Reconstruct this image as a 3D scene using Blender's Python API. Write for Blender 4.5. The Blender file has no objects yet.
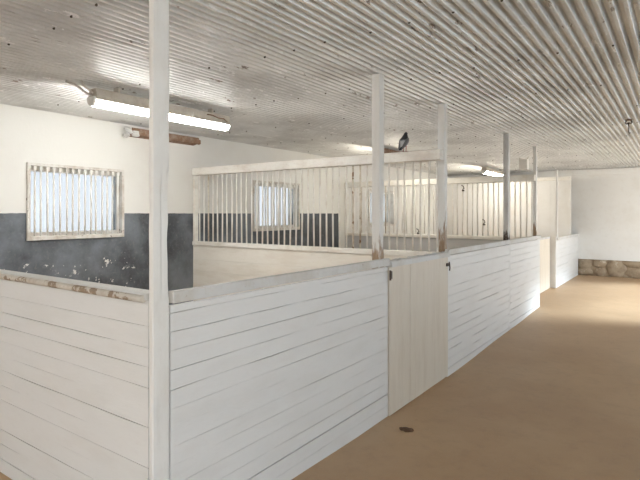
import bpy, bmesh, math, random
from mathutils import Vector, Matrix, noise
random.seed(11)
scene = bpy.context.scene
COL = scene.collection
PI = math.pi

# ------------------------------------------------------------------ layout
XF, XW, XR = -1.92, -5.64, 1.75      # stall fronts, back wall, right wall
Y1, Y3, Y5, Y6, YE = 1.42, 4.86, 8.86, 13.6, 14.3
G1, G2, W4, G3 = 3.652, 4.919, 7.238, 9.06   # joints along the stall fronts
YB = -3.0
ZC = 2.716                            # ceiling
ZT = 1.242                            # stall wall top
ZR = 2.245                            # top of the bar partitions
ZL = 1.214                            # top of the partition's boarded part

def floor_z(y):
    pts = [(-9, 0), (2.0, 0), (3.5, -.03), (4.8, -.05), (7.2, 0), (9.2, .045), (20, .05)]
    for (a, za), (b, zb) in zip(pts, pts[1:]):
        if y <= b:
            t = max(0, (y - a) / (b - a)); t = t * t * (3 - 2 * t)
            return za + (zb - za) * t
    return .05

# ------------------------------------------------------------------ materials
def new_mat(name):
    m = bpy.data.materials.new(name); m.use_nodes = True
    nt = m.node_tree; b = nt.nodes['Principled BSDF']
    return m, nt, b

class NB:
    def __init__(s, nt): s.nt = nt
    def n(s, t, **kw):
        nd = s.nt.nodes.new(t)
        for k, v in kw.items(): setattr(nd, k, v)
        return nd
    def l(s, a, b): s.nt.links.new(a, b)
    def pos(s):
        return s.n('ShaderNodeNewGeometry').outputs['Position']
    def mapped(s, scale=(1, 1, 1), off=(0, 0, 0)):
        m = s.n('ShaderNodeMapping'); m.inputs['Scale'].default_value = scale; m.inputs['Location'].default_value = off
        s.l(s.pos(), m.inputs['Vector']); return m.outputs['Vector']
    def noise(s, scale, detail=4, rough=.55, vec=None, dist=0):
        t = s.n('ShaderNodeTexNoise'); t.inputs['Scale'].default_value = scale
        t.inputs['Detail'].default_value = detail; t.inputs['Roughness'].default_value = rough
        t.inputs['Distortion'].default_value = dist
        s.l(vec if vec is not None else s.pos(), t.inputs['Vector']); return t.outputs['Fac']
    def ramp(s, fac, a, b, va=0., vb=1.):
        r = s.n('ShaderNodeMapRange'); r.interpolation_type = 'SMOOTHSTEP'
        r.inputs['From Min'].default_value = a; r.inputs['From Max'].default_value = b
        r.inputs['To Min'].default_value = va; r.inputs['To Max'].default_value = vb
        s.l(fac, r.inputs['Value']); return r.outputs['Result']
    def math(s, op, a, b=None):
        m = s.n('ShaderNodeMath', operation=op)
        for i, v in enumerate((a, b)):
            if v is None: continue
            if isinstance(v, (int, float)): m.inputs[i].default_value = v
            else: s.l(v, m.inputs[i])
        return m.outputs[0]
    def mix(s, fac, a, b):
        m = s.n('ShaderNodeMix', data_type='RGBA')
        if isinstance(fac, (int, float)): m.inputs[0].default_value = fac
        else: s.l(fac, m.inputs[0])
        for i, v in ((6, a), (7, b)):
            if isinstance(v, tuple): m.inputs[i].default_value = (*v, 1)
            else: s.l(v, m.inputs[i])
        return m.outputs[2]
    def z(s):
        x = s.n('ShaderNodeSeparateXYZ'); s.l(s.pos(), x.inputs[0]); return x.outputs
    def bump(s, h, strength, dist, bsdf):
        b = s.n('ShaderNodeBump'); b.inputs['Strength'].default_value = strength; b.inputs['Distance'].default_value = dist
        s.l(h, b.inputs['Height']); s.l(b.outputs['Normal'], bsdf.inputs['Normal'])

def painted(name, base, dirt, amount=.35, scale=3., stretch=(1, 1, 1), rough=.5, chips=None, chip_t=.68, chip_scale=9.,
            zband=None, bump=.25, spec=.35, soft=.03):
    m, nt, b = new_mat(name); k = NB(nt)
    v = k.mapped(stretch)
    f = k.ramp(k.noise(scale, 6, .6, v), .42, .72, 0, amount)
    c = k.mix(f, base, dirt)
    f2 = k.ramp(k.noise(scale * 7, 5, .65, v), .5, .75, 0, amount * .6)
    c = k.mix(f2, c, dirt)
    if chips:
        n = k.noise(chip_scale, 7, .7, k.mapped(stretch, (3, 1, 7)))
        if zband:
            g = k.ramp(k.z()[2], zband[0], zband[1], zband[2], zband[3])
            n = k.math('ADD', n, g)
        c = k.mix(k.ramp(n, chip_t, chip_t + soft), c, chips)
    k.l(c, b.inputs['Base Color'])
    b.inputs['Roughness'].default_value = rough
    b.inputs['Specular IOR Level'].default_value = spec
    k.bump(k.noise(scale * 12, 6, .7, v), bump, .004, b)
    return m

M = {}
WHITE = (.77, .77, .76); DIRT = (.50, .44, .36); WOOD = (.29, .215, .15)
M['boards'] = painted('white painted boards', WHITE, (.62, .60, .56), .22, 2.2, (1, 1, 4), .42, (.34, .29, .23), .80, 14)
M['boards_cream'] = painted('cream painted boards', (.91, .885, .81), (.70, .63, .52), .35, 2.2, (1, 1, 4), .42, (.30, .24, .18), .74, 14)
M['boards_grey'] = painted('grey painted boards', (.56, .565, .57), (.66, .64, .61), .5, 2.5, (1, 1, 3), .55, (.75, .73, .70), .66, 8)
M['gate'] = painted('cream gate boards', (.70, .64, .55), (.56, .48, .38), .35, 2.0, (5, 5, .8), .45)
M['gate_warm'] = painted('beige gate boards', (.80, .72, .60), (.62, .52, .40), .35, 2.0, (5, 5, .8), .45)
M['cap'] = painted('worn cap board', (.66, .66, .645), (.50, .44, .36), .5, 3.5, (1, 1, 1), .5, WOOD, .66, 7)
M['cap_worn'] = painted('worn brown edge', (.62, .57, .50), WOOD, .7, 4, (1, 1, 1), .6, WOOD, .55, 8)
M['post'] = painted('chipped post paint', (.82, .815, .79), (.55, .50, .43), .4, 3., (1, 1, .18), .5, (.34, .235, .15), .60, 9,
                    (1.2, 1.95, .20, -.09), soft=.10)
M['post_dark'] = painted('stained post paint', (.80, .795, .77), (.40, .36, .32), .6, 3., (1, 1, .3), .5, (.10, .075, .06), .66, 9,
                    (1.2, 1.75, .24, -.12), soft=.10)
M['post_clean'] = painted('white post paint', (.82, .815, .79), (.60, .56, .50), .35, 3., (1, 1, .5), .5, (.35, .26, .18), .76, 16)
M['bar'] = painted('white bar paint', (.90, .885, .835), (.55, .46, .36), .4, 6, (1, 1, 1), .65, (.32, .20, .11), .72, 12)
M['bar_rust'] = painted('rusted bar', (.72, .67, .58), (.36, .24, .14), .7, 6, (1, 1, 1), .6, (.25, .14, .07), .60, 9)
M['rail'] = painted('rail paint', (.90, .88, .82), (.52, .42, .32), .4, 3, (1, 1, 2), .45, WOOD, .70, 9)
M['farwall'] = painted('far wall paint', (.82, .815, .79), (.66, .62, .55), .35, 1.2, (1, 1, 1), .6)
M['room'] = painted('plain wall paint', (.80, .78, .74), (.62, .58, .52), .3, 1.0, (1, 1, 1), .6)
M['stone'] = painted('plinth stone', (.42, .33, .23), (.24, .17, .11), .7, 6, (1, 1, 1), .85, (.55, .47, .36), .60, 5, bump=.8)
M['rust'] = painted('rusty steel', (.27, .16, .10), (.50, .42, .35), .6, 12, (1, 1, 1), .8, bump=.6)
M['iron'] = painted('dark iron', (.07, .055, .045), (.18, .11, .07), .5, 30, (1, 1, 1), .6)
M['twig'] = painted('dry twigs', (.20, .13, .075), (.36, .26, .16), .6, 40, (1, 1, 1), .9)
M['housing'] = painted('lamp housing', (.60, .55, .48), (.36, .29, .22), .5, 8, (1, 1, 1), .5)
M['plastic'] = painted('white plastic', (.82, .80, .76), (.6, .55, .48), .3, 10, (1, 1, 1), .4)
M['dung'] = painted('dried clod', (.13, .075, .045), (.22, .14, .09), .6, 60, (1, 1, 1), .95)
M['frame'] = painted('window frame paint', (.72, .69, .64), (.40, .31, .22), .6, 6, (1, 1, 1), .5, (.22, .14, .09), .62, 14)
M['screw'] = painted('screw', (.05, .04, .03), (.12, .08, .05), .5, 30, (1, 1, 1), .6)

def wall_left_mat():
    m, nt, b = new_mat('cream wall with dark wainscot'); k = NB(nt)
    xyz = k.z()
    cream = k.mix(k.ramp(k.noise(1.4, 5), .45, .75, 0, .35), (.80, .785, .74), (.66, .62, .56))
    cream = k.mix(k.ramp(k.noise(16, 5, .7), .73, .75), cream, (.45, .38, .30))
    dark = k.mix(k.ramp(k.noise(1.3, 6, .6), .38, .68), (.055, .061, .069), (.20, .222, .248))
    dark = k.mix(k.ramp(k.noise(30, 4, .7), .52, .75, 0, .45), dark, (.27, .27, .27))
    # scuffed white chips low on the wall
    n = k.math('ADD', k.noise(11, 7, .65, k.mapped((1, 1, 1), (0, .37, .2))), k.ramp(xyz[2], 1.0, 1.30, .05, -.16))
    dark = k.mix(k.math('MULTIPLY', k.ramp(n, .655, .665), k.math('LESS_THAN', xyz[1], 3.9)), dark, (.74, .73, .70))
    edge = k.math('ADD', xyz[2], k.math('MULTIPLY', k.noise(9, 3), .012))
    f = k.math('MULTIPLY', k.math('LESS_THAN', edge, 1.612), k.math('LESS_THAN', xyz[1], 8.60))
    k.l(k.mix(f, cream, dark), b.inputs['Base Color'])
    b.inputs['Roughness'].default_value = .5
    k.bump(k.noise(22, 6, .7), .25, .006, b)
    return m
M['wall_left'] = wall_left_mat()

def ceiling_mat():
    m, nt, b = new_mat('corrugated painted sheet'); k = NB(nt)
    v = k.mapped((1, .35, 1))
    c = k.mix(k.ramp(k.noise(1.1, 5, .6), .38, .68), (.74, .745, .725), (.54, .535, .515))
    c = k.mix(k.ramp(k.noise(7, 7, .72, v), .58, .62), c, (.82, .815, .80))
    c = k.mix(k.ramp(k.noise(9, 7, .72, k.mapped((1, .3, 1), (4, 9, 2))), .62, .66), c, (.24, .20, .165))
    c = k.mix(k.ramp(k.noise(40, 5, .7, v), .55, .8, 0, .4), c, (.36, .33, .29))
    k.l(c, b.inputs['Base Color'])
    b.inputs['Roughness'].default_value = .42
    b.inputs['Metallic'].default_value = .32
    k.bump(k.noise(50, 5, .7), .15, .003, b)
    return m
M['ceiling'] = ceiling_mat()

def floor_mat():
    m, nt, b = new_mat('dusty brown concrete'); k = NB(nt)
    c = k.mix(k.ramp(k.noise(.7, 5, .6), .35, .70), (.46, .295, .165), (.53, .355, .205))
    c = k.mix(k.ramp(k.noise(9, 6, .7), .45, .8, 0, .5), c, (.36, .24, .145))
    c = k.mix(k.ramp(k.noise(120, 3, .7), .5, .8, 0, .4), c, (.50, .42, .34))
    c = k.mix(k.ramp(k.noise(1.6, 7, .7, k.mapped((1, .3, 1), (2, 5, 0)), .6), .63, .72, 0, .35), c, (.27, .20, .15))
    k.l(c, b.inputs['Base Color'])
    b.inputs['Roughness'].default_value = .5
    b.inputs['Specular IOR Level'].default_value = .5
    k.bump(k.noise(60, 6, .75), .3, .004, b)
    return m
M['floor'] = floor_mat()

def lamp_mat(name, s, col=(1, .985, .955, 1)):
    m, nt, b = new_mat(name)
    b.inputs['Base Color'].default_value = (.9, .9, .88, 1)
    b.inputs['Emission Color'].default_value = col
    b.inputs['Emission Strength'].default_value = s
    return m
M['lamp'] = lamp_mat('lit diffuser', 52)
M['lamp_warm'] = lamp_mat('lit warm diffuser', 46, (1, .93, .80, 1))

def pane_mat():
    m, nt, b = new_mat('dimming window glass'); k = NB(nt)
    nt.nodes.remove(b)
    out = nt.nodes['Material Output']
    tr = k.n('ShaderNodeBsdfTransparent'); tr.inputs[0].default_value = (.475, .485, .495, 1)  # grey tint put in to dim the bright daylight behind the panes
    tl = k.n('ShaderNodeBsdfTranslucent'); tl.inputs[0].default_value = (.10, .10, .10, 1)
    gl = k.n('ShaderNodeBsdfGlossy'); gl.inputs['Roughness'].default_value = .1
    m1 = k.n('ShaderNodeMixShader'); m1.inputs[0].default_value = .12
    k.l(tr.outputs[0], m1.inputs[1]); k.l(tl.outputs[0], m1.inputs[2])
    m2 = k.n('ShaderNodeMixShader'); m2.inputs[0].default_value = .03
    k.l(m1.outputs[0], m2.inputs[1]); k.l(gl.outputs[0], m2.inputs[2])
    k.l(m2.outputs[0], out.inputs[0])
    return m
M['pane'] = pane_mat()
def diffusing_pane_mat():
    m, nt, b = new_mat('added diffusing pane'); nt.nodes.remove(b); k = NB(nt)
    tl = k.n('ShaderNodeBsdfTranslucent'); k.l(k.mix(k.ramp(k.noise(3), .3, .7), (.92, .95, .97), (.85, .88, .9)), tl.inputs[0])
    k.l(tl.outputs[0], nt.nodes['Material Output'].inputs[0])
    return m
M['diffusing_pane'] = diffusing_pane_mat()

def flat(name, c, r=.5, metal=0.):
    m, nt, b = new_mat(name); k = NB(nt)
    k.l(k.mix(k.ramp(k.noise(70, 3), .4, .7), c, tuple(x * .8 for x in c)), b.inputs['Base Color'])
    b.inputs['Roughness'].default_value = r; b.inputs['Metallic'].default_value = metal
    return m
M['cable'] = flat('pale cable', (.55, .52, .47))
M['feather_dark'] = flat('dark feathers', (.035, .035, .042), .55)
M['feather_grey'] = flat('pale grey feathers', (.17, .175, .19), .7)
M['feather_tail'] = flat('tail feathers', (.05, .05, .058), .7)
M['pink'] = flat('bird legs', (.35, .12, .10), .6)
M['beak'] = flat('beak', (.12, .10, .09), .4)
def bird_mat():
    m, nt, b = new_mat('pigeon plumage'); k = NB(nt)
    tc = k.n('ShaderNodeTexCoord'); s = k.n('ShaderNodeSeparateXYZ'); k.l(tc.outputs['Generated'], s.inputs[0])
    f = k.math('ADD', s.outputs[2], k.math('MULTIPLY', k.noise(60, 3), .12))
    k.l(k.mix(k.ramp(f, .42, .60), (.46, .46, .48), (.04, .042, .05)), b.inputs['Base Color'])
    b.inputs['Roughness'].default_value = .6
    return m
M['bird'] = bird_mat()

# ------------------------------------------------------------------ helpers
class MB:
    """collects shapes (in world coordinates) and links them as one mesh object"""
    def __init__(s): s.bm = bmesh.new()
    def box(s, x0, x1, y0, y1, z0, z1, mi=0):
        v = [s.bm.verts.new(p) for p in ((x0, y0, z0), (x1, y0, z0), (x1, y1, z0), (x0, y1, z0),
                                         (x0, y0, z1), (x1, y0, z1), (x1, y1, z1), (x0, y1, z1))]
        for f in ((3, 2, 1, 0), (4, 5, 6, 7), (0, 1, 5, 4), (1, 2, 6, 5), (2, 3, 7, 6), (3, 0, 4, 7)):
            s.bm.faces.new([v[i] for i in f]).material_index = mi
        return s
    def tube(s, pts, r, n=8, caps=True, mi=0, smooth=True):
        pts = [Vector(p) for p in pts]; rings = []
        rr = r if isinstance(r, (list, tuple)) else [r] * len(pts)
        up = None
        for i, p in enumerate(pts):
            d = (pts[min(i + 1, len(pts) - 1)] - pts[max(i - 1, 0)]).normalized()
            if up is None:
                up = Vector((0, 0, 1)) if abs(d.z) < .9 else Vector((1, 0, 0))
            a = d.cross(up).normalized(); b = a.cross(d).normalized(); up = b
            rings.append([s.bm.verts.new(p + (a * math.cos(t) + b * math.sin(t)) * rr[i])
                          for t in (2 * PI * j / n for j in range(n))])
        for A, B in zip(rings, rings[1:]):
            for j in range(n):
                f = s.bm.faces.new((A[j], A[(j + 1) % n], B[(j + 1) % n], B[j])); f.smooth = smooth; f.material_index = mi
        if caps:
            s.bm.faces.new(list(reversed(rings[0]))).material_index = mi
            s.bm.faces.new(rings[-1]).material_index = mi
        return s
    def prism(s, prof, axis, a, b, mi=0):
        """extrude a closed profile; axis 'y': prof=(x,z)"""
        def P(p, t): return (p[0], t, p[1]) if axis == 'y' else (t, p[0], p[1])
        A = [s.bm.verts.new(P(p, a)) for p in prof]; B = [s.bm.verts.new(P(p, b)) for p in prof]
        n = len(prof)
        for j in range(n):
            s.bm.faces.new((A[j], A[(j + 1) % n], B[(j + 1) % n], B[j])).material_index = mi
        s.bm.faces.new(list(reversed(A))).material_index = mi; s.bm.faces.new(B).material_index = mi
        return s
    def blob(s, c, r, seed=0, amp=.25, sub=2, freq=1.2):
        res = bmesh.ops.create_icosphere(s.bm, subdivisions=sub, radius=1)
        for v in res['verts']:
            k = 1 + amp * noise.noise(v.co * freq + Vector((seed * 3.1, seed, 0)))
            v.co = Vector((c[0] + v.co.x * r[0] * k, c[1] + v.co.y * r[1] * k, c[2] + v.co.z * r[2] * k))
        for v in res['verts']:
            for f in v.link_faces: f.smooth = True
        return s
    def build(s, name, mat, parent=None, bevel=0, origin=None):
        bmesh.ops.recalc_face_normals(s.bm, faces=s.bm.faces)
        me = bpy.data.meshes.new(name); 
        if origin is None: origin = parent_loc(parent) if parent else None
        o = bpy.data.objects.new(name, me)
        if origin is not None:
            bmesh.ops.translate(s.bm, verts=s.bm.verts, vec=-Vector(origin))
            if not parent: o.location = origin
            else: o.location = Vector(origin) - Vector(parent_loc(parent))
        s.bm.to_mesh(me); s.bm.free()
        for m in (mat if isinstance(mat, (list, tuple)) else [mat]): me.materials.append(m)
        COL.objects.link(o)
        if parent: o.parent = parent
        if bevel:
            b = o.modifiers.new('bevel', 'BEVEL'); b.width = bevel; b.segments = 2; b.limit_method = 'ANGLE'; b.angle_limit = .6
        return o

def parent_loc(o):
    p = Vector((0, 0, 0))
    while o is not None:
        p = p + o.location; o = o.parent
    return p

def tag(o, label, cat, group=None):
    o['label'] = label; o['category'] = cat
    if group: o['group'] = group
    return o
def thing(name, loc, label, cat, group=None):
    o = bpy.data.objects.new(name, None); COL.objects.link(o); o.location = loc; o.empty_display_size = .1
    return tag(o, label, cat, group)
def struct(o):
    o['kind'] = 'structure'; return o

# ------------------------------------------------------------------ shell
def grid_floor():
    mb = MB(); bm = mb.bm
    xs = [XW - .3 + (XR + .3 - XW + .3) * i / 24 for i in range(25)]
    ys = [YB - .3 + (YE + .3 - YB + .3) * j / 60 for j in range(61)]
    top = [[bm.verts.new((x, y, floor_z(y) + .006 * noise.noise(Vector((x * 1.3, y * 1.3, 0))))) for x in xs] for y in ys]
    bot = [[bm.verts.new((x, y, -.35)) for x in (xs[0], xs[-1])] for y in (ys[0], ys[-1])]
    for j in range(60):
        for i in range(24):
            f = bm.faces.new((top[j][i], top[j][i + 1], top[j + 1][i + 1], top[j + 1][i])); f.smooth = True
    bm.faces.new((bot[0][0], bot[1][0], bot[1][1], bot[0][1]))
    bm.faces.new([bot[0][0], bot[0][1]] + list(reversed(top[0])))
    bm.faces.new([bot[1][1], bot[1][0]] + top[60])
    bm.faces.new([bot[1][0], bot[0][0]] + [top[j][0] for j in range(61)])
    bm.faces.new([bot[0][1], bot[1][1]] + [top[j][24] for j in range(60, -1, -1)])
    return struct(mb.build('floor', M['floor']))
grid_floor()

def corrugated():
    mb = MB(); bm = mb.bm
    pitch, dep = .0660, .036
    prof = [(0, 0), (.26, 0), (.30, .05), (.52, .95), (.56, 1), (.88, 1), (.915, .93), (.975, .06)]
    n = len(prof)
    x0 = XW - .15; N = int((XR + .3 - x0) / pitch)
    ys = [YB - .2 + (YE + .2 - YB + .2) * j / 40 for j in range(41)]
    rows = []
    for y in ys:
        r = []
        for i in range(N * n + 1):
            t = i // n + prof[i % n][0]; up = prof[i % n][1]
            lap = .0035 if (int(t) % 14 == 0) else 0
            x = x0 + t * pitch
            z = ZC + dep * up - lap + .006 * noise.noise(Vector((x * .6, y * .5, 3)))
            r.append(bm.verts.new((x, y, z)))
        rows.append(r)
    for A, B in zip(rows, rows[1:]):
        for i in range(N * n):
            f = bm.faces.new((A[i], B[i], B[i + 1], A[i + 1]))
    # the roof boards above the sheet
    mb.box(x0, x0 + N * pitch, ys[0], ys[-1], ZC + .06, ZC + .12)
    # screw heads in rows across the sheet
    yy = .4
    while yy < 13.9:
        i = random.randrange(4)
        while i < N:
            x = x0 + (i + .2) * pitch
            if XW + .1 < x < XR:
                y = yy + random.uniform(-.03, .03)
                mb.tube([(x, y, ZC + .006), (x, y, ZC - .006), (x, y, ZC - .009)], [.008, .008, .004], 6, mi=1)
            i += random.choice((4, 4, 5, 8))
        yy += 1.15
    return struct(mb.build('ceiling', [M['ceiling'], M['screw']]))
corrugated()

def wall_with_holes(name, axis, c0, c1, a0, a1, z0, z1, holes, mat):
    """axis 'x': slab between x=c0..c1 running along y from a0..a1, with holes (a, b, zlo, zhi)"""
    mb = MB()
    def bx(a, b, lo, hi):
        if b - a < 1e-4 or hi - lo < 1e-4: return
        if axis == 'x': mb.box(c0, c1, a, b, lo, hi)
        else: mb.box(a, b, c0, c1, lo, hi)
    cur = a0
    for a, b, lo, hi in sorted(holes):
        bx(cur, a, z0, z1); bx(a, b, z0, lo); bx(a, b, hi, z1); cur = b
    bx(cur, a1, z0, z1)
    bmesh.ops.remove_doubles(mb.bm, verts=mb.bm.verts, dist=1e-4)
    return struct(mb.build(name, mat))

WIN = [(2.585, 3.73), (6.06, 7.29), (9.79, 11.03)]
WZ0, WZ1 = 1.315, 2.145
wall_with_holes('wall_left', 'x', XW - .22, XW, YB, YE + .2, -.1, ZC + .05, [(a + .02, b - .02, WZ0 + .02, WZ1 - .02) for a, b in WIN], M['wall_left'])
wall_with_holes('wall_right', 'x', XR, XR + .2, YB, YE + .2, -.1, ZC + .05,
                [(-2.7, -.1, .0, 2.5), (1.6, 3.0, 1.3, 2.2), (5.2, 6.6, 1.3, 2.2), (9.0, 13.6, .0, 2.5)], M['room'])  # the two window holes are added to let in side light
wall_with_holes('wall_back', 'y', YB - .2, YB, XW - .22, XR + .2, -.1, ZC + .05, [(-1.5, -.7, 0., 2.5)], M['room'])
# far wall: boarded face over a rough stone plinth
fw = MB()
fw.box(XW, XR, YE, YE + .2, .46, ZC + .05)
struct(fw.build('wall_far', M['farwall']))
st = MB()
st.box(XW, XR, YE + .07, YE + .2, -.1, .46)
x = -2.6; q = 0
while x < XR - .05:
    w = random.uniform(.28, .62); 
    if random.random() < .45:
        h1 = random.uniform(.15, .24)
        st.blob((x + w / 2, YE + .09, .05 + h1 / 2), (w / 2 * 1.05, .09, h1 / 2 * 1.15), q, .22, 3)
        st.blob((x + w * .45, YE + .09, .05 + h1 + (.42 - h1) / 2), (w / 2 * 1.1, .08, (.42 - h1) / 2 * 1.15), q + 5, .22, 3)
    else:
        st.blob((x + w / 2, YE + .09, .24), (w / 2 * 1.08, .085, .235), q, .25, 3, 1.6)
    x += w * .95; q += 1
struct(st.build('baseboard_far', M['stone']))
trim = MB(); trim.box(XF - .3, XR, YE - .03, YE + .001, ZC - .16, ZC - .012)
struct(trim.build('trim_1', M['farwall'], bevel=.006))

# ------------------------------------------------------------------ windows with their bar grilles
def make_window(i, a, b):
    root = bpy.data.objects.new('window_%d' % i, None); COL.objects.link(root); root.location = (XW, a, WZ0); struct(root)
    f = MB(); w = .034
    x0, x1 = XW - .06, XW + .028
    f.box(x0, x1, a, a + w, WZ0, WZ1); f.box(x0, x1, b - w, b, WZ0, WZ1)
    f.box(x0, x1, a + w, b - w, WZ1 - w, WZ1); f.box(x0, x1, a + w, b - w, WZ0, WZ0 + .045)
    f.build('window_frame', M['frame'], root, bevel=.004)
    s = MB(); sx0, sx1 = XW - .10, XW - .05
    s.box(sx0, sx1, a + .02, a + .055, WZ0 + .02, WZ1 - .02); s.box(sx0, sx1, b - .055, b - .02, WZ0 + .02, WZ1 - .02)
    s.box(sx0, sx1, a + .055, b - .055, WZ1 - .085, WZ1 - .02); s.box(sx0, sx1, a + .055, b - .055, WZ0 + .02, WZ0 + .085)
    sash = s.build('sash', M['frame'], root, bevel=.004)
    p = MB(); p.box(XW - .077, XW - .073, a + .05, b - .05, WZ0 + .08, WZ1 - .08)
    p.build('pane', M['pane'], sash)
    n = 15
    for j in range(n):
        y = a + w + .045 + (b - a - 2 * w - .09) * j / (n - 1) + random.uniform(-.006, .006)
        t = MB(); d = random.uniform(-.008, .008)
        t.tube([(XW + .006, y, WZ0 + .03), (XW + .006, y + d * .5, (WZ0 + WZ1) / 2), (XW + .006, y + d, WZ1 - .04)], .0105, 8)
        t.box(XW - .005, XW + .02, y - .016, y + .016, WZ1 - .075, WZ1 - .034)
        t.build('bar', M['bar'], root)
for i, (a, b) in enumerate(WIN): make_window(i + 1, a, b)
for i, a in enumerate((1.6, 5.2)):      # unseen windows added to spread side light onto ceiling and stall fronts
    p = MB(); p.box(XR + .08, XR + .085, a, a + 1.4, 1.3, 2.2); struct(p.build('window_%d' % (i + 4), M['diffusing_pane']))

# ------------------------------------------------------------------ boarded stall walls
def boards_h(axis, face, back, a0, a1, z0, z1, bh=.088, gap=.0035, big=None):
    """horizontal boards: face is the coordinate of the seen face"""
    mb = MB(); z = z0; k = 0
    sgn = 1 if face > back else -1
    def bx(u0, u1, a, b, lo, hi):
        if axis == 'x': mb.box(min(u0, u1), max(u0, u1), a, b, lo, hi)
        else: mb.box(a, b, min(u0, u1), max(u0, u1), lo, hi)
    bx(face - sgn * .012, back, a0, a1, z0, z1)
    n = max(2, int((a1 - a0) / .22))
    while z < z1 - .01:
        h = bh * random.uniform(.94, 1.06)
        if z + h > z1 - .03: h = z1 - z
        wide = big is not None and k in big
        off = random.uniform(-.0012, .0008)
        u = face + sgn * off; ub = face - sgn * .02
        rows = []; base = random.choice((.5, .8, 1, 1.4)) * gap
        for i in range(n + 1):
            a = a0 + (a1 - a0) * i / n
            g = .008 if wide else max(.0004, base * random.uniform(-.3, 1.3))
            P = ((u, z), (u, z + h - g), (ub, z + h - g), (ub, z))
            rows.append([mb.bm.verts.new((p[0], a, p[1]) if axis == 'x' else (a, p[0], p[1])) for p in P])
        for A, B in zip(rows, rows[1:]):
            for j in range(4): mb.bm.faces.new((A[j], A[(j + 1) % 4], B[(j + 1) % 4], B[j]))
        mb.bm.faces.new(rows[0]); mb.bm.faces.new(list(reversed(rows[-1])))
        z += h; k += 1
    return mb

def boards_v(axis, face, back, a0, a1, z0, z1, bw=.14, gap=.0012):
    mb = MB(); sgn = 1 if face > back else -1
    def bx(u0, u1, a, b, lo, hi):
        if axis == 'x': mb.box(min(u0, u1), max(u0, u1), a, b, lo, hi)
        else: mb.box(a, b, min(u0, u1), max(u0, u1), lo, hi)
    bx(face - sgn * .008, back, a0, a1, z0, z1)
    a = a0
    while a < a1 - .01:
        w = bw if a + bw < a1 - .04 else a1 - a
        bx(face + sgn * random.uniform(-.0012, .0008), face - sgn * .014, a, a + w - gap, z0, z1)
        a += w
    return mb

FZ = -.02   # boards reach just into the floor
# near left wall, seen from the aisle corner
t = thing('stall_barrier', (-3.8, Y1, 0), 'white boarded stall wall with a worn brown top edge, below the first barred window', 'stall wall')
boards_h('y', Y1, Y1 + .05, XW + .005, XF - .036, .004, ZT - .035, .092, .003, (0,)).build('boards', M['boards'], t)
cp = MB(); cp.box(XW + .005, XF - .036, Y1 - .012, Y1 + .075, ZT - .035, ZT)
c = cp.build('cap_board', M['cap'], t, bevel=.010)
cp = MB(); cp.tube([(XW + .01, Y1 - .014, ZT - .024), (-4.4, Y1 - .016, ZT - .026), (-3.0, Y1 - .014, ZT - .023), (XF - .05, Y1 - .015, ZT - .026)], .017, 10)
e_ = cp.build('edge_strip', M['cap_worn'], t); e_['label'] = 'worn brown wooden edge'

# first front wall between the corner post and the second post
def front_wall(y0, y1, xf, zt, label, mat='boards', big=(0,), z0=None, capd=.020, gap=.0035):
    zf = min(floor_z(y0), floor_z(y1)) + .004 if z0 is None else z0
    t = thing('stall_barrier', (xf - .03, (y0 + y1) / 2, zf), label, 'stall wall')
    boards_h('x', xf, xf - .022, y0, y1, zf, zt - .068, .090, gap, big).build('boards', M[mat], t)
    cp = MB(); cp.box(xf - .023, xf + capd, y0, y1, zt - .056, zt)
    cp.build('cap_board', M['cap'], t, bevel=.005)
    return t
front_wall(Y1 + .095, G1 - .004, XF, ZT, 'long white boarded stall wall with grey cap board, right of the corner post', big=(1,))
# gate
def gate():
    y0, y1 = G1 + .004, G2 - .004; x = XF + .012
    z0 = floor_z(4.1) + .012
    t = thing('stall_gate', (x - .02, (y0 + y1) / 2, z0), 'plain cream stall gate of upright boards, between the second and third posts', 'gate')
    boards_v('x', x, x - .034, y0, y1, z0, ZT - .075, .13).build('panel', M['gate'], t, bevel=.002)
    mb = MB(); bm = mb.bm
    mb.box(x - .034, x + .020, y0 + .006, y1 - .006, ZT - .072, ZT - .03)
    for k in range(26):   # crusted dirt on the ledge
        yy = y0 + .05 + (y1 - y0 - .1) * (k + .5) / 26
        mb.blob((x - .008, yy, ZT - .03), (.024, .035, random.uniform(.006, .022)), k, .4, 2)
    mb.build('top_ledge', M['cap'], t)
    for (yy, zz) in ((y0 + .014, 1.105),):
        h = MB(); h.box(x - .002, x + .008, yy - .010, yy + .02, zz - .03, zz + .03); h.tube([(x + .008, yy - .014, zz - .04), (x + .008, yy - .014, zz + .04)], .008, 8)
        h.build('hinge', M['iron'], t)
    l = MB(); l.box(x, x + .012, y1 - .05, y1 + .0, 1.075, 1.105); l.tube([(x + .02, y1 - .01, 1.03), (x + .024, y1 - .01, 1.06), (x + .018, y1 - .012, 1.12)], .007, 8)
    l.build('latch', M['iron'], t)
gate()
front_wall(G2 + .004, W4 - .004, XF, ZT, 'white boarded stall wall between the third and fourth posts, right of the cream gate', gap=.006)
front_wall(W4 + .004, G3, XF, ZT, 'short white boarded stall wall between the fourth and fifth posts', gap=.007)
XS = -2.12
front_wall(11.56, YE - .004, XS, 1.10, 'lower white boarded stall wall ending against the far end wall', z0=.049, gap=.008)
def gate_far():
    x = XS - .10
    t = thing('stall_gate', (x, 10.2, .047), 'beige stall gate set back behind the fifth post at the far end', 'gate')
    boards_v('x', x, x - .04, G3 + .02, 11.4, .055, 1.09, .14).build('panel', M['gate_warm'], t, bevel=.002)
    cp = MB(); cp.box(x - .05, x + .012, G3 + .02, 11.4, 1.09, 1.13); cp.build('top_ledge', M['cap'], t, bevel=.004)
gate_far()

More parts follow.
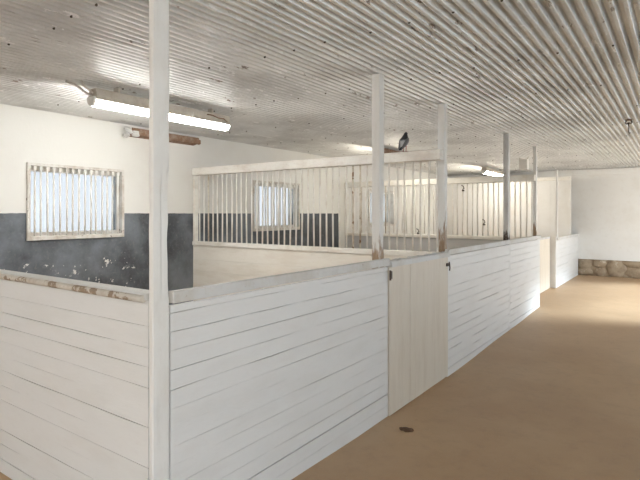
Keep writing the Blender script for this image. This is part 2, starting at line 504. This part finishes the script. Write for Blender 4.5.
# ------------------------------------------------------------------ posts
def post(y0, y1, x0, x1, zb, zt, label, mat, gnaw=None, name='timber_post', seed=0):
    mb = MB(); bm = mb.bm; rings = []
    n = 5; hs = int((zt - zb) / .035)
    per = []
    for i in range(n): per.append((x0 + (x1 - x0) * i / n, y0))
    for i in range(n): per.append((x1, y0 + (y1 - y0) * i / n))
    for i in range(n): per.append((x1 - (x1 - x0) * i / n, y1))
    for i in range(n): per.append((x0, y1 - (y1 - y0) * i / n))
    cx, cy = (x0 + x1) / 2, (y0 + y1) / 2
    for h in range(hs + 1):
        z = zb + (zt - zb) * h / hs; r = []
        for px, py in per:
            P = Vector((px * 9, py * 9, z * 6 + seed * 7))
            d = .0025 * noise.noise(P)
            sx, sy = px - cx, py - cy
            ex = abs(sx) / ((x1 - x0) / 2); ey = abs(sy) / ((y1 - y0) / 2)
            corner = max(0, ex + ey - 1.6) / .4
            d -= .004 * corner
            if gnaw and gnaw[0] < z < gnaw[1]:
                u = (z - gnaw[0]) / (gnaw[1] - gnaw[0]); k = math.sin(PI * u)
                d -= k * gnaw[2] * max(0, noise.noise(P * .8 + Vector((5, 2, 1))) + .35) * (.3 + corner) * (1 if sy > 0 else 0)
            L = math.hypot(sx, sy)
            r.append(bm.verts.new((px + sx / L * d, py + sy / L * d, z)))
        rings.append(r)
    N = len(per)
    for A, B in zip(rings, rings[1:]):
        for j in range(N): bm.faces.new((A[j], A[(j + 1) % N], B[(j + 1) % N], B[j]))
    bm.faces.new(list(reversed(rings[0]))); bm.faces.new(rings[-1])
    o = mb.build(name, M[mat], origin=(cx, cy, zb))
    tag(o, label, 'post', 'white roof posts along the stall fronts')
    return o
ZP = ZC - .001
post(Y1 - .004, Y1 + .088, XF - .030, XF + .004, .004, ZP, 'white corner post nearest the camera, rising to the ceiling, with a gnawed edge', 'post_clean', (1.2, 1.85, .07), seed=1)
XA, XB = XF - .100, XF - .026
post(3.56, 3.642, XA, XB, floor_z(3.6) + .004, ZP, 'white post chipped brown near its foot, left of the cream gate under the pigeon rail', 'post', (1.2, 1.9, .012), seed=2)
post(4.92, 5.0, XA, XB, floor_z(5) + .004, ZP, 'white post with a brown chewed patch, standing right of the cream gate', 'post', (1.2, 1.8, .012), seed=3)
post(7.26, 7.35, XA, XB, floor_z(7.3) + .004, ZP, 'grey stained post with a dark lower end, fourth from the camera', 'post_dark', (1.2, 1.9, .010), seed=4)
post(8.93, 9.0, XA + .02, XB, floor_z(9) + .004, ZP, 'slim white post fifth from the camera, at the end of the far bar partition', 'post', None, seed=5)
p = post(11.48, 11.548, XS - .15, XS + .004, .05, 1.12, 'low white post beside the beige gate, as high as the stall wall', 'post_clean', None, seed=6)
p['category'] = 'post'; del p['group']
p = post(11.70, 11.745, XS - .045, XS - .005, 1.102, 2.53, 'thin white upright standing on the far stall wall, stopping short of the ceiling', 'post_clean', None, seed=7)
del p['group']

# ------------------------------------------------------------------ bar partitions
def partition(y, lower, label, rust, xr):
    t = thing('barred_divider', ((XW + xr) / 2, y, floor_z(y)), label, 'partition', 'barred partitions between the stalls')
    x0 = XW + .005
    zf = floor_z(y) + .006
    boards_h('y', y - .025, y + .025, x0, xr, zf, ZL - .06, .17, .004).build('boards', M[lower], t)
    r = MB(); r.box(x0, xr, y - .045, y + .045, ZL - .058, ZL); r.build('bottom_rail', M['rail'], t, bevel=.008)
    r = MB(); r.box(x0, xr, y - .05, y + .05, ZR - .105, ZR); r.build('top_rail', M['rail'], t, bevel=.008)
    w = MB(); w.box(x0, x0 + .05, y - .03, y + .03, ZL, ZR - .105); w.build('wall_post', M['rail'], t, bevel=.005)
    x = x0 + .11; k = 0
    while x < xr - .04:
        b = MB(); d = random.uniform(-.009, .009)
        b.tube([(x, y, ZL - .005), (x + d, y + random.uniform(-.004, .004), (ZL + ZR) / 2), (x + d * .4, y, ZR - .1)], .0105, 8)
        o = b.build('bar', M['bar_rust' if k in rust else 'bar'], t)
        if k in rust: o['label'] = 'rust-stained bar'
        x += .0905; k += 1
    return t
partition(Y3, 'boards_cream', 'long barred stall partition with white boards below, the nearer one, where the pigeon perches', (2, 28, 29, 31), XF - .03)
partition(Y5, 'boards_grey', 'far barred stall partition with grey boards below, reaching the fifth post', (3, 9, 22), XF - .03)
# solid white partition at the back of the last stall
t = thing('solid_divider', ((XW + XS) / 2, Y6, .05), 'tall plain white solid partition behind the far bars, before the end wall', 'partition')
boards_v('y', Y6, Y6 + .04, XW + .005, XS - .055, .056, 2.42, .6, .004).build('panel', M['farwall'], t)
r = MB(); r.box(XW + .005, XS - .055, Y6 - .02, Y6 + .06, 2.422, 2.51); r.build('top_rail', M['rail'], t, bevel=.006)

# ------------------------------------------------------------------ fluorescent lamps
def lamp(x, y0, L, z, label, mat='lamp', hmat='housing'):
    t = thing('fluorescent_lamp', (x, y0 + L / 2, z), label, 'ceiling light', 'fluorescent lamps')
    h = MB()
    h.prism([(x - .05, z + .022), (x + .05, z + .022), (x + .064, z - .04), (x + .066, z - .075), (x - .066, z - .075), (x - .064, z - .04)], 'y', y0 + .02, y0 + L - .02)
    h.build('housing', M[hmat], t, bevel=.004)
    d = MB(); prof = [(x + .056 * math.cos(a), z - .076 + .054 * math.sin(a)) for a in [PI + PI * i / 10 for i in range(11)]]
    d.prism(prof, 'y', y0 + .03, y0 + L - .03)
    d.build('diffuser', M[mat], t)
    for ye in (y0, y0 + L - .03):
        c = MB(); prof = [(x + .053 * math.cos(a), z - .075 + .052 * math.sin(a)) for a in [PI + PI * i / 10 for i in range(11)]] + [(x + .052, z - .05), (x - .052, z - .05)]
        c.prism(prof, 'y', ye, ye + .03); c.build('end_cap', M['plastic'], t, bevel=.003)
    for yy in (y0 + .25, y0 + L - .25):
        b = MB(); b.box(x - .03, x + .03, yy - .012, yy + .012, z + .02, ZC - .004); b.build('bracket', M['housing'], t)
    return t
zl = ZC - .075
lamp(-4.07, 2.38, 1.60, zl, 'lit fluorescent lamp under the ceiling above the first stall, with a loose cable end')
lt = [o for o in bpy.data.objects if o.name == 'fluorescent_lamp'][0]
c = MB(); c.tube([(-4.07, 2.39, zl - .04), (-4.08, 2.33, zl - .015), (-4.10, 2.27, zl + .03), (-4.13, 2.20, zl + .055)], .011, 8)
c.tube([(-4.06, 2.40, zl - .02), (-4.02, 2.31, zl + .01), (-4.0, 2.26, zl + .05)], .008, 8); c.build('cable', M['cable'], lt)
c = MB(); c.tube([(-3.985, 3.42, zl - .02), (-3.985, 3.42, zl - .14)], .0035, 6); c.build('pull_cord', M['plastic'], lt)
c = MB(); c.tube([(-4.0, 3.62, zl - .01), (-3.985, 3.68, zl - .012), (-3.98, 3.76, zl - .03), (-3.985, 3.84, zl - .025), (-4.0, 3.9, zl - .045)], .006, 6); c.build('wire', M['rust'], lt)
lamp(-3.72, 11.80, 1.55, zl + .02, 'small lit fluorescent lamp far back, above the far bar partition', 'lamp_warm')
lamp(-4.05, 7.42, 1.05, ZC - .05, 'brown fluorescent lamp housing under the ceiling, just behind the rail left of the pigeon', 'lamp_warm', 'rust')
# unseen lamp added behind the camera as extra light
lamp(-4.07, -1.9, 1.60, zl, 'unseen fluorescent lamp added behind the camera for extra light')

# rusty channel along the top of the back wall
t = thing('rusty_channel', (XW + .06, 4.2, ZC - .1), 'rusty brown metal channel with torn ends high on the back wall under the ceiling', 'bracket')
r = MB()
r.prism([(XW + .004, ZC - .15), (XW + .11, ZC - .13), (XW + .125, ZC - .055), (XW + .11, ZC - .048), (XW + .095, ZC - .12), (XW + .004, ZC - .138)], 'y', 3.78, 4.84)
r.build('channel', M['rust'], t)
r = MB()
for k in range(7): r.blob((XW + .07 + random.uniform(-.05, .05), 3.79 + random.uniform(-.05, .05), ZC - .10 + random.uniform(-.04, .04)), (.035, .05, .03), k, .6, 2)
o = r.build('torn_end', M['cap'], t); o['label'] = 'pale torn end'
r = MB()
for k in range(5): r.blob((XW + .07 + random.uniform(-.04, .04), 4.84 + random.uniform(-.03, .05), ZC - .10 + random.uniform(-.03, .03)), (.035, .045, .025), k + 20, .6, 2)
r.build('torn_end', M['rust'], t)

# iron hook under the ceiling above the aisle
t = thing('ceiling_hook', (-.5, 7.0, ZC - .08), 'small dark iron hook hanging from the ceiling above the aisle at right', 'hook')
r = MB(); r.box(-.535, -.465, 6.98, 7.02, ZC - .016, ZC - .001); r.build('plate', M['rust'], t, bevel=.003)
r = MB()
for s in (-1, 1): r.tube([(-.5 + s * .022, 7, ZC - .016), (-.5 + s * .036, 7, ZC - .04), (-.5 + s * .02, 7, ZC - .055), (-.5, 7, ZC - .04)], .007, 8)
r.build('ring', M['iron'], t)
r = MB(); r.tube([(-.5, 7, ZC - .04), (-.5, 7, ZC - .15), (-.492, 7, ZC - .168), (-.48, 7, ZC - .16)], .006, 8); r.build('hook', M['iron'], t)

# white box under the ceiling between the last posts
t = thing('hanging_box', (-2.52, 10.5, ZC - .2), 'small white box hung under the ceiling between the fourth and fifth posts', 'box')
r = MB(); r.box(-2.60, -2.44, 10.44, 10.56, ZC - .25, ZC - .04); r.build('body', M['plastic'], t, bevel=.012)
for s in (-1, 1):
    r = MB(); r.tube([(-2.52 + s * .06, 10.5, ZC - .045), (-2.52 + s * .085, 10.5, ZC - .004)], .012, 8); r.build('bracket', M['plastic'], t)

# iron tie hooks on the far bars
def tie_hook(x, z, label, up):
    y = Y5 - .03
    mb = MB()
    mb.tube([(x - .012, y + .004, z), (x + .02, y - .004, z + .03 * up), (x + .012, y - .022, z + .065 * up), (x - .02, y - .02, z + .08 * up)], .008, 8)
    mb.tube([(x - .02, y + .006, z - .012), (x + .02, y + .006, z - .012)], .012, 8)
    tag(mb.build('tie_hook', M['iron'], origin=(x, y, z)), label, 'hook')
def onY(px, py, Y):
    f, th, y0 = 508.3, .617, 213.8
    s, c = math.sin(th), math.cos(th); t = (px - 320) / f
    X = Y * (t * c - s) / (c + t * s); d = -s * X + c * Y
    return X, 1.6 + (y0 - py) * d / f
for px, py, lab, up in ((418, 233, 'small dark iron hook low on far bars, above the cream gate', 1),
                        (463, 190, 'small dark iron hook high on far bars, just right of the third post', 1),
                        (484, 224, 'small dark iron hook low on the far bars, left of the fourth post', 1)):
    X, Z = onY(px, py, Y5 - .03); tie_hook(X, Z, lab, up)

# ------------------------------------------------------------------ pigeon and nest on the near partition
def pigeon():
    bx, by = -2.345, Y3 - .04
    t = thing('pigeon', (bx, by, ZR), 'dark headed grey pigeon perched upright on the near partition rail', 'bird')
    S = .84
    spine = [(-.075, .050, .010, .006), (-.055, .058, .026, .018), (-.022, .080, .048, .040), (.010, .104, .057, .052), (.036, .130, .053, .049),
             (.056, .156, .038, .037), (.069, .174, .027, .028), (.081, .190, .0235, .024), (.092, .203, .018, .016), (.094, .211, .006, .005)]
    def loft(mb, rows, n=16):
        rings = []
        for i, (fy, z, rx, rz) in enumerate(rows):
            a, b = rows[max(i - 1, 0)], rows[min(i + 1, len(rows) - 1)]
            d = Vector((0, b[0] - a[0], b[1] - a[1])).normalized(); up = Vector((1, 0, 0)).cross(d).normalized()
            rings.append([mb.bm.verts.new(Vector((0, fy, z)) + Vector((1, 0, 0)) * rx * math.cos(q) + up * rz * math.sin(q)) for q in (2 * PI * j / n for j in range(n))])
        for A, B in zip(rings, rings[1:]):
            for j in range(n): mb.bm.faces.new((A[j], A[(j + 1) % n], B[(j + 1) % n], B[j])).smooth = True
        mb.bm.faces.new(list(reversed(rings[0]))); mb.bm.faces.new(rings[-1])
    R = Matrix.Translation((bx, by, ZR)) @ Matrix.Rotation(math.radians(-2), 4, 'Z') @ Matrix.Scale(S, 4)
    T = Matrix.Translation((0, .012, .082)) @ Matrix.Rotation(math.radians(17), 4, 'X') @ Matrix.Translation((0, -.012, -.06))
    def fin(mb, name, mat, sub=0):
        if name != 'leg': mb.bm.transform(T)
        mb.bm.transform(R); o = mb.build(name, mat, t)
        if sub: s = o.modifiers.new('subsurf', 'SUBSURF'); s.levels = sub; s.render_levels = sub
        return o
    mb = MB(); loft(mb, spine); fin(mb, 'body', M['bird'], 1)
    for s in (-1, 1):
        w = MB()
        rows = [(-.122, .036, .006, .004), (-.09, .052, .011, .016), (-.04, .082, .013, .032), (.01, .112, .013, .036), (.04, .130, .010, .026), (.052, .136, .003, .008)]
        loft(w, rows, 12)
        for v in w.bm.verts: v.co.x += s * (.018 + .030 * min(1, max(0, (v.co.y + .125) / .12)))
        fin(w, 'wing', M['feather_grey'], 1)
    mb = MB()
    loft(mb, [(-.132, .026, .024, .004), (-.105, .034, .024, .006), (-.07, .048, .020, .010), (-.04, .062, .014, .012)], 12); o = fin(mb, 'tail', M['feather_tail'], 1)
    mb = MB(); mb.tube([(0, .104, .193), (0, .118, .190), (0, .128, .185)], [.007, .005, .0015], 8); fin(mb, 'beak', M['beak'])
    for s in (-1, 1):
        mb = MB(); mb.blob((s * .0215, .093, .194), (.004, .004, .004), 0, 0, 1); fin(mb, 'eye', M['feather_dark'])
        mb = MB(); mb.tube([(s * .018, .012, .085), (s * .018, .016, .035), (s * .018, .012, .005)], [.010, .005, .004], 8)
        for a in (-.5, 0, .5): mb.tube([(s * .018, .012, .006), (s * .018 + .035 * math.sin(a), .012 + .035 * math.cos(a), .0045)], [.004, .003], 6)
        mb.tube([(s * .018, .012, .006), (s * .018, -.010, .0045)], [.004, .003], 6)
        fin(mb, 'leg', M['pink'])
pigeon()
# clod on the aisle floor
mb = MB(); fz = floor_z(3.5)
for k, (dx, dy, r) in enumerate(((0, 0, .03), (.03, .012, .022), (-.028, -.006, .02))):
    mb.blob((-1.685 + dx, 3.49 + dy, fz + .008), (r * 1.3, r, .012), k, .4, 2)
tag(mb.build('dry_clod', M['dung'], origin=(-1.685, 3.49, fz)), 'small dark brown clod on the floor in front of the cream gate', 'dirt')

# ------------------------------------------------------------------ daylight
w = bpy.data.worlds.new('daylight'); scene.world = w; w.use_nodes = True
nt = w.node_tree; k = NB(nt); bg = nt.nodes['Background']
tc = k.n('ShaderNodeTexCoord'); sx = k.n('ShaderNodeSeparateXYZ'); k.l(tc.outputs['Generated'], sx.inputs[0])
sky = k.mix(k.ramp(sx.outputs[2], -.02, .45), (.93, .97, 1.0), (.70, .85, 1.0))
gr = k.mix(k.ramp(sx.outputs[2], -.06, -.015), (.78, .78, .77), sky)
k.l(gr, bg.inputs['Color']); bg.inputs['Strength'].default_value = 4.2

# portals on the door openings steer the sampling of that daylight
def portal(name, loc, rot, sx_, sy_):
    l = bpy.data.lights.new(name, 'AREA'); l.shape = 'RECTANGLE'; l.size = sx_; l.size_y = sy_; l.cycles.is_portal = True
    o = bpy.data.objects.new(name, l); COL.objects.link(o); o.location = loc; o.rotation_euler = rot
portal('door_portal', (XR + .21, -1.4, 1.25), (0, PI / 2, 0), 2.5, 2.6)
portal('door_portal', (XR + .21, 11.3, 1.25), (0, PI / 2, 0), 2.5, 4.6)
portal('door_portal', (-1.15, YB - .21, 1.25), (PI / 2, 0, 0), 1.1, 2.5)
for yy in (2.3, 5.9): portal('window_portal', (XR + .21, yy, 1.75), (0, PI / 2, 0), .9, 1.4)
for a, b in WIN: portal('window_portal', (XW - .23, (a + b) / 2, (WZ0 + WZ1) / 2), (0, -PI / 2, 0), .8, 1.15)

sl = bpy.data.lights.new('sun', 'SUN'); sl.energy = 7.5; sl.angle = math.radians(14); sl.color = (.72, .87, 1)
so = bpy.data.objects.new('sun', sl); COL.objects.link(so); so.location = (8, 12, 8)
so.rotation_euler = Vector((-.80, -.16, -.52)).to_track_quat('-Z', 'Y').to_euler()

# ------------------------------------------------------------------ camera
cam = bpy.data.cameras.new('camera'); co = bpy.data.objects.new('camera', cam); COL.objects.link(co)
co.location = (0, 0, 1.6); co.rotation_euler = (PI / 2, 0, .617)
cam.sensor_fit = 'HORIZONTAL'; cam.sensor_width = 36; cam.lens = 36 * 508.3 / 640
cam.shift_y = -(240 - 213.8) / 640
cam.clip_start = .05; cam.clip_end = 200
scene.camera = co
vs = scene.view_settings
vs.view_transform = 'Standard'; vs.look = 'None'; vs.gamma = 1; vs.use_curve_mapping = False; vs.exposure = 0.27
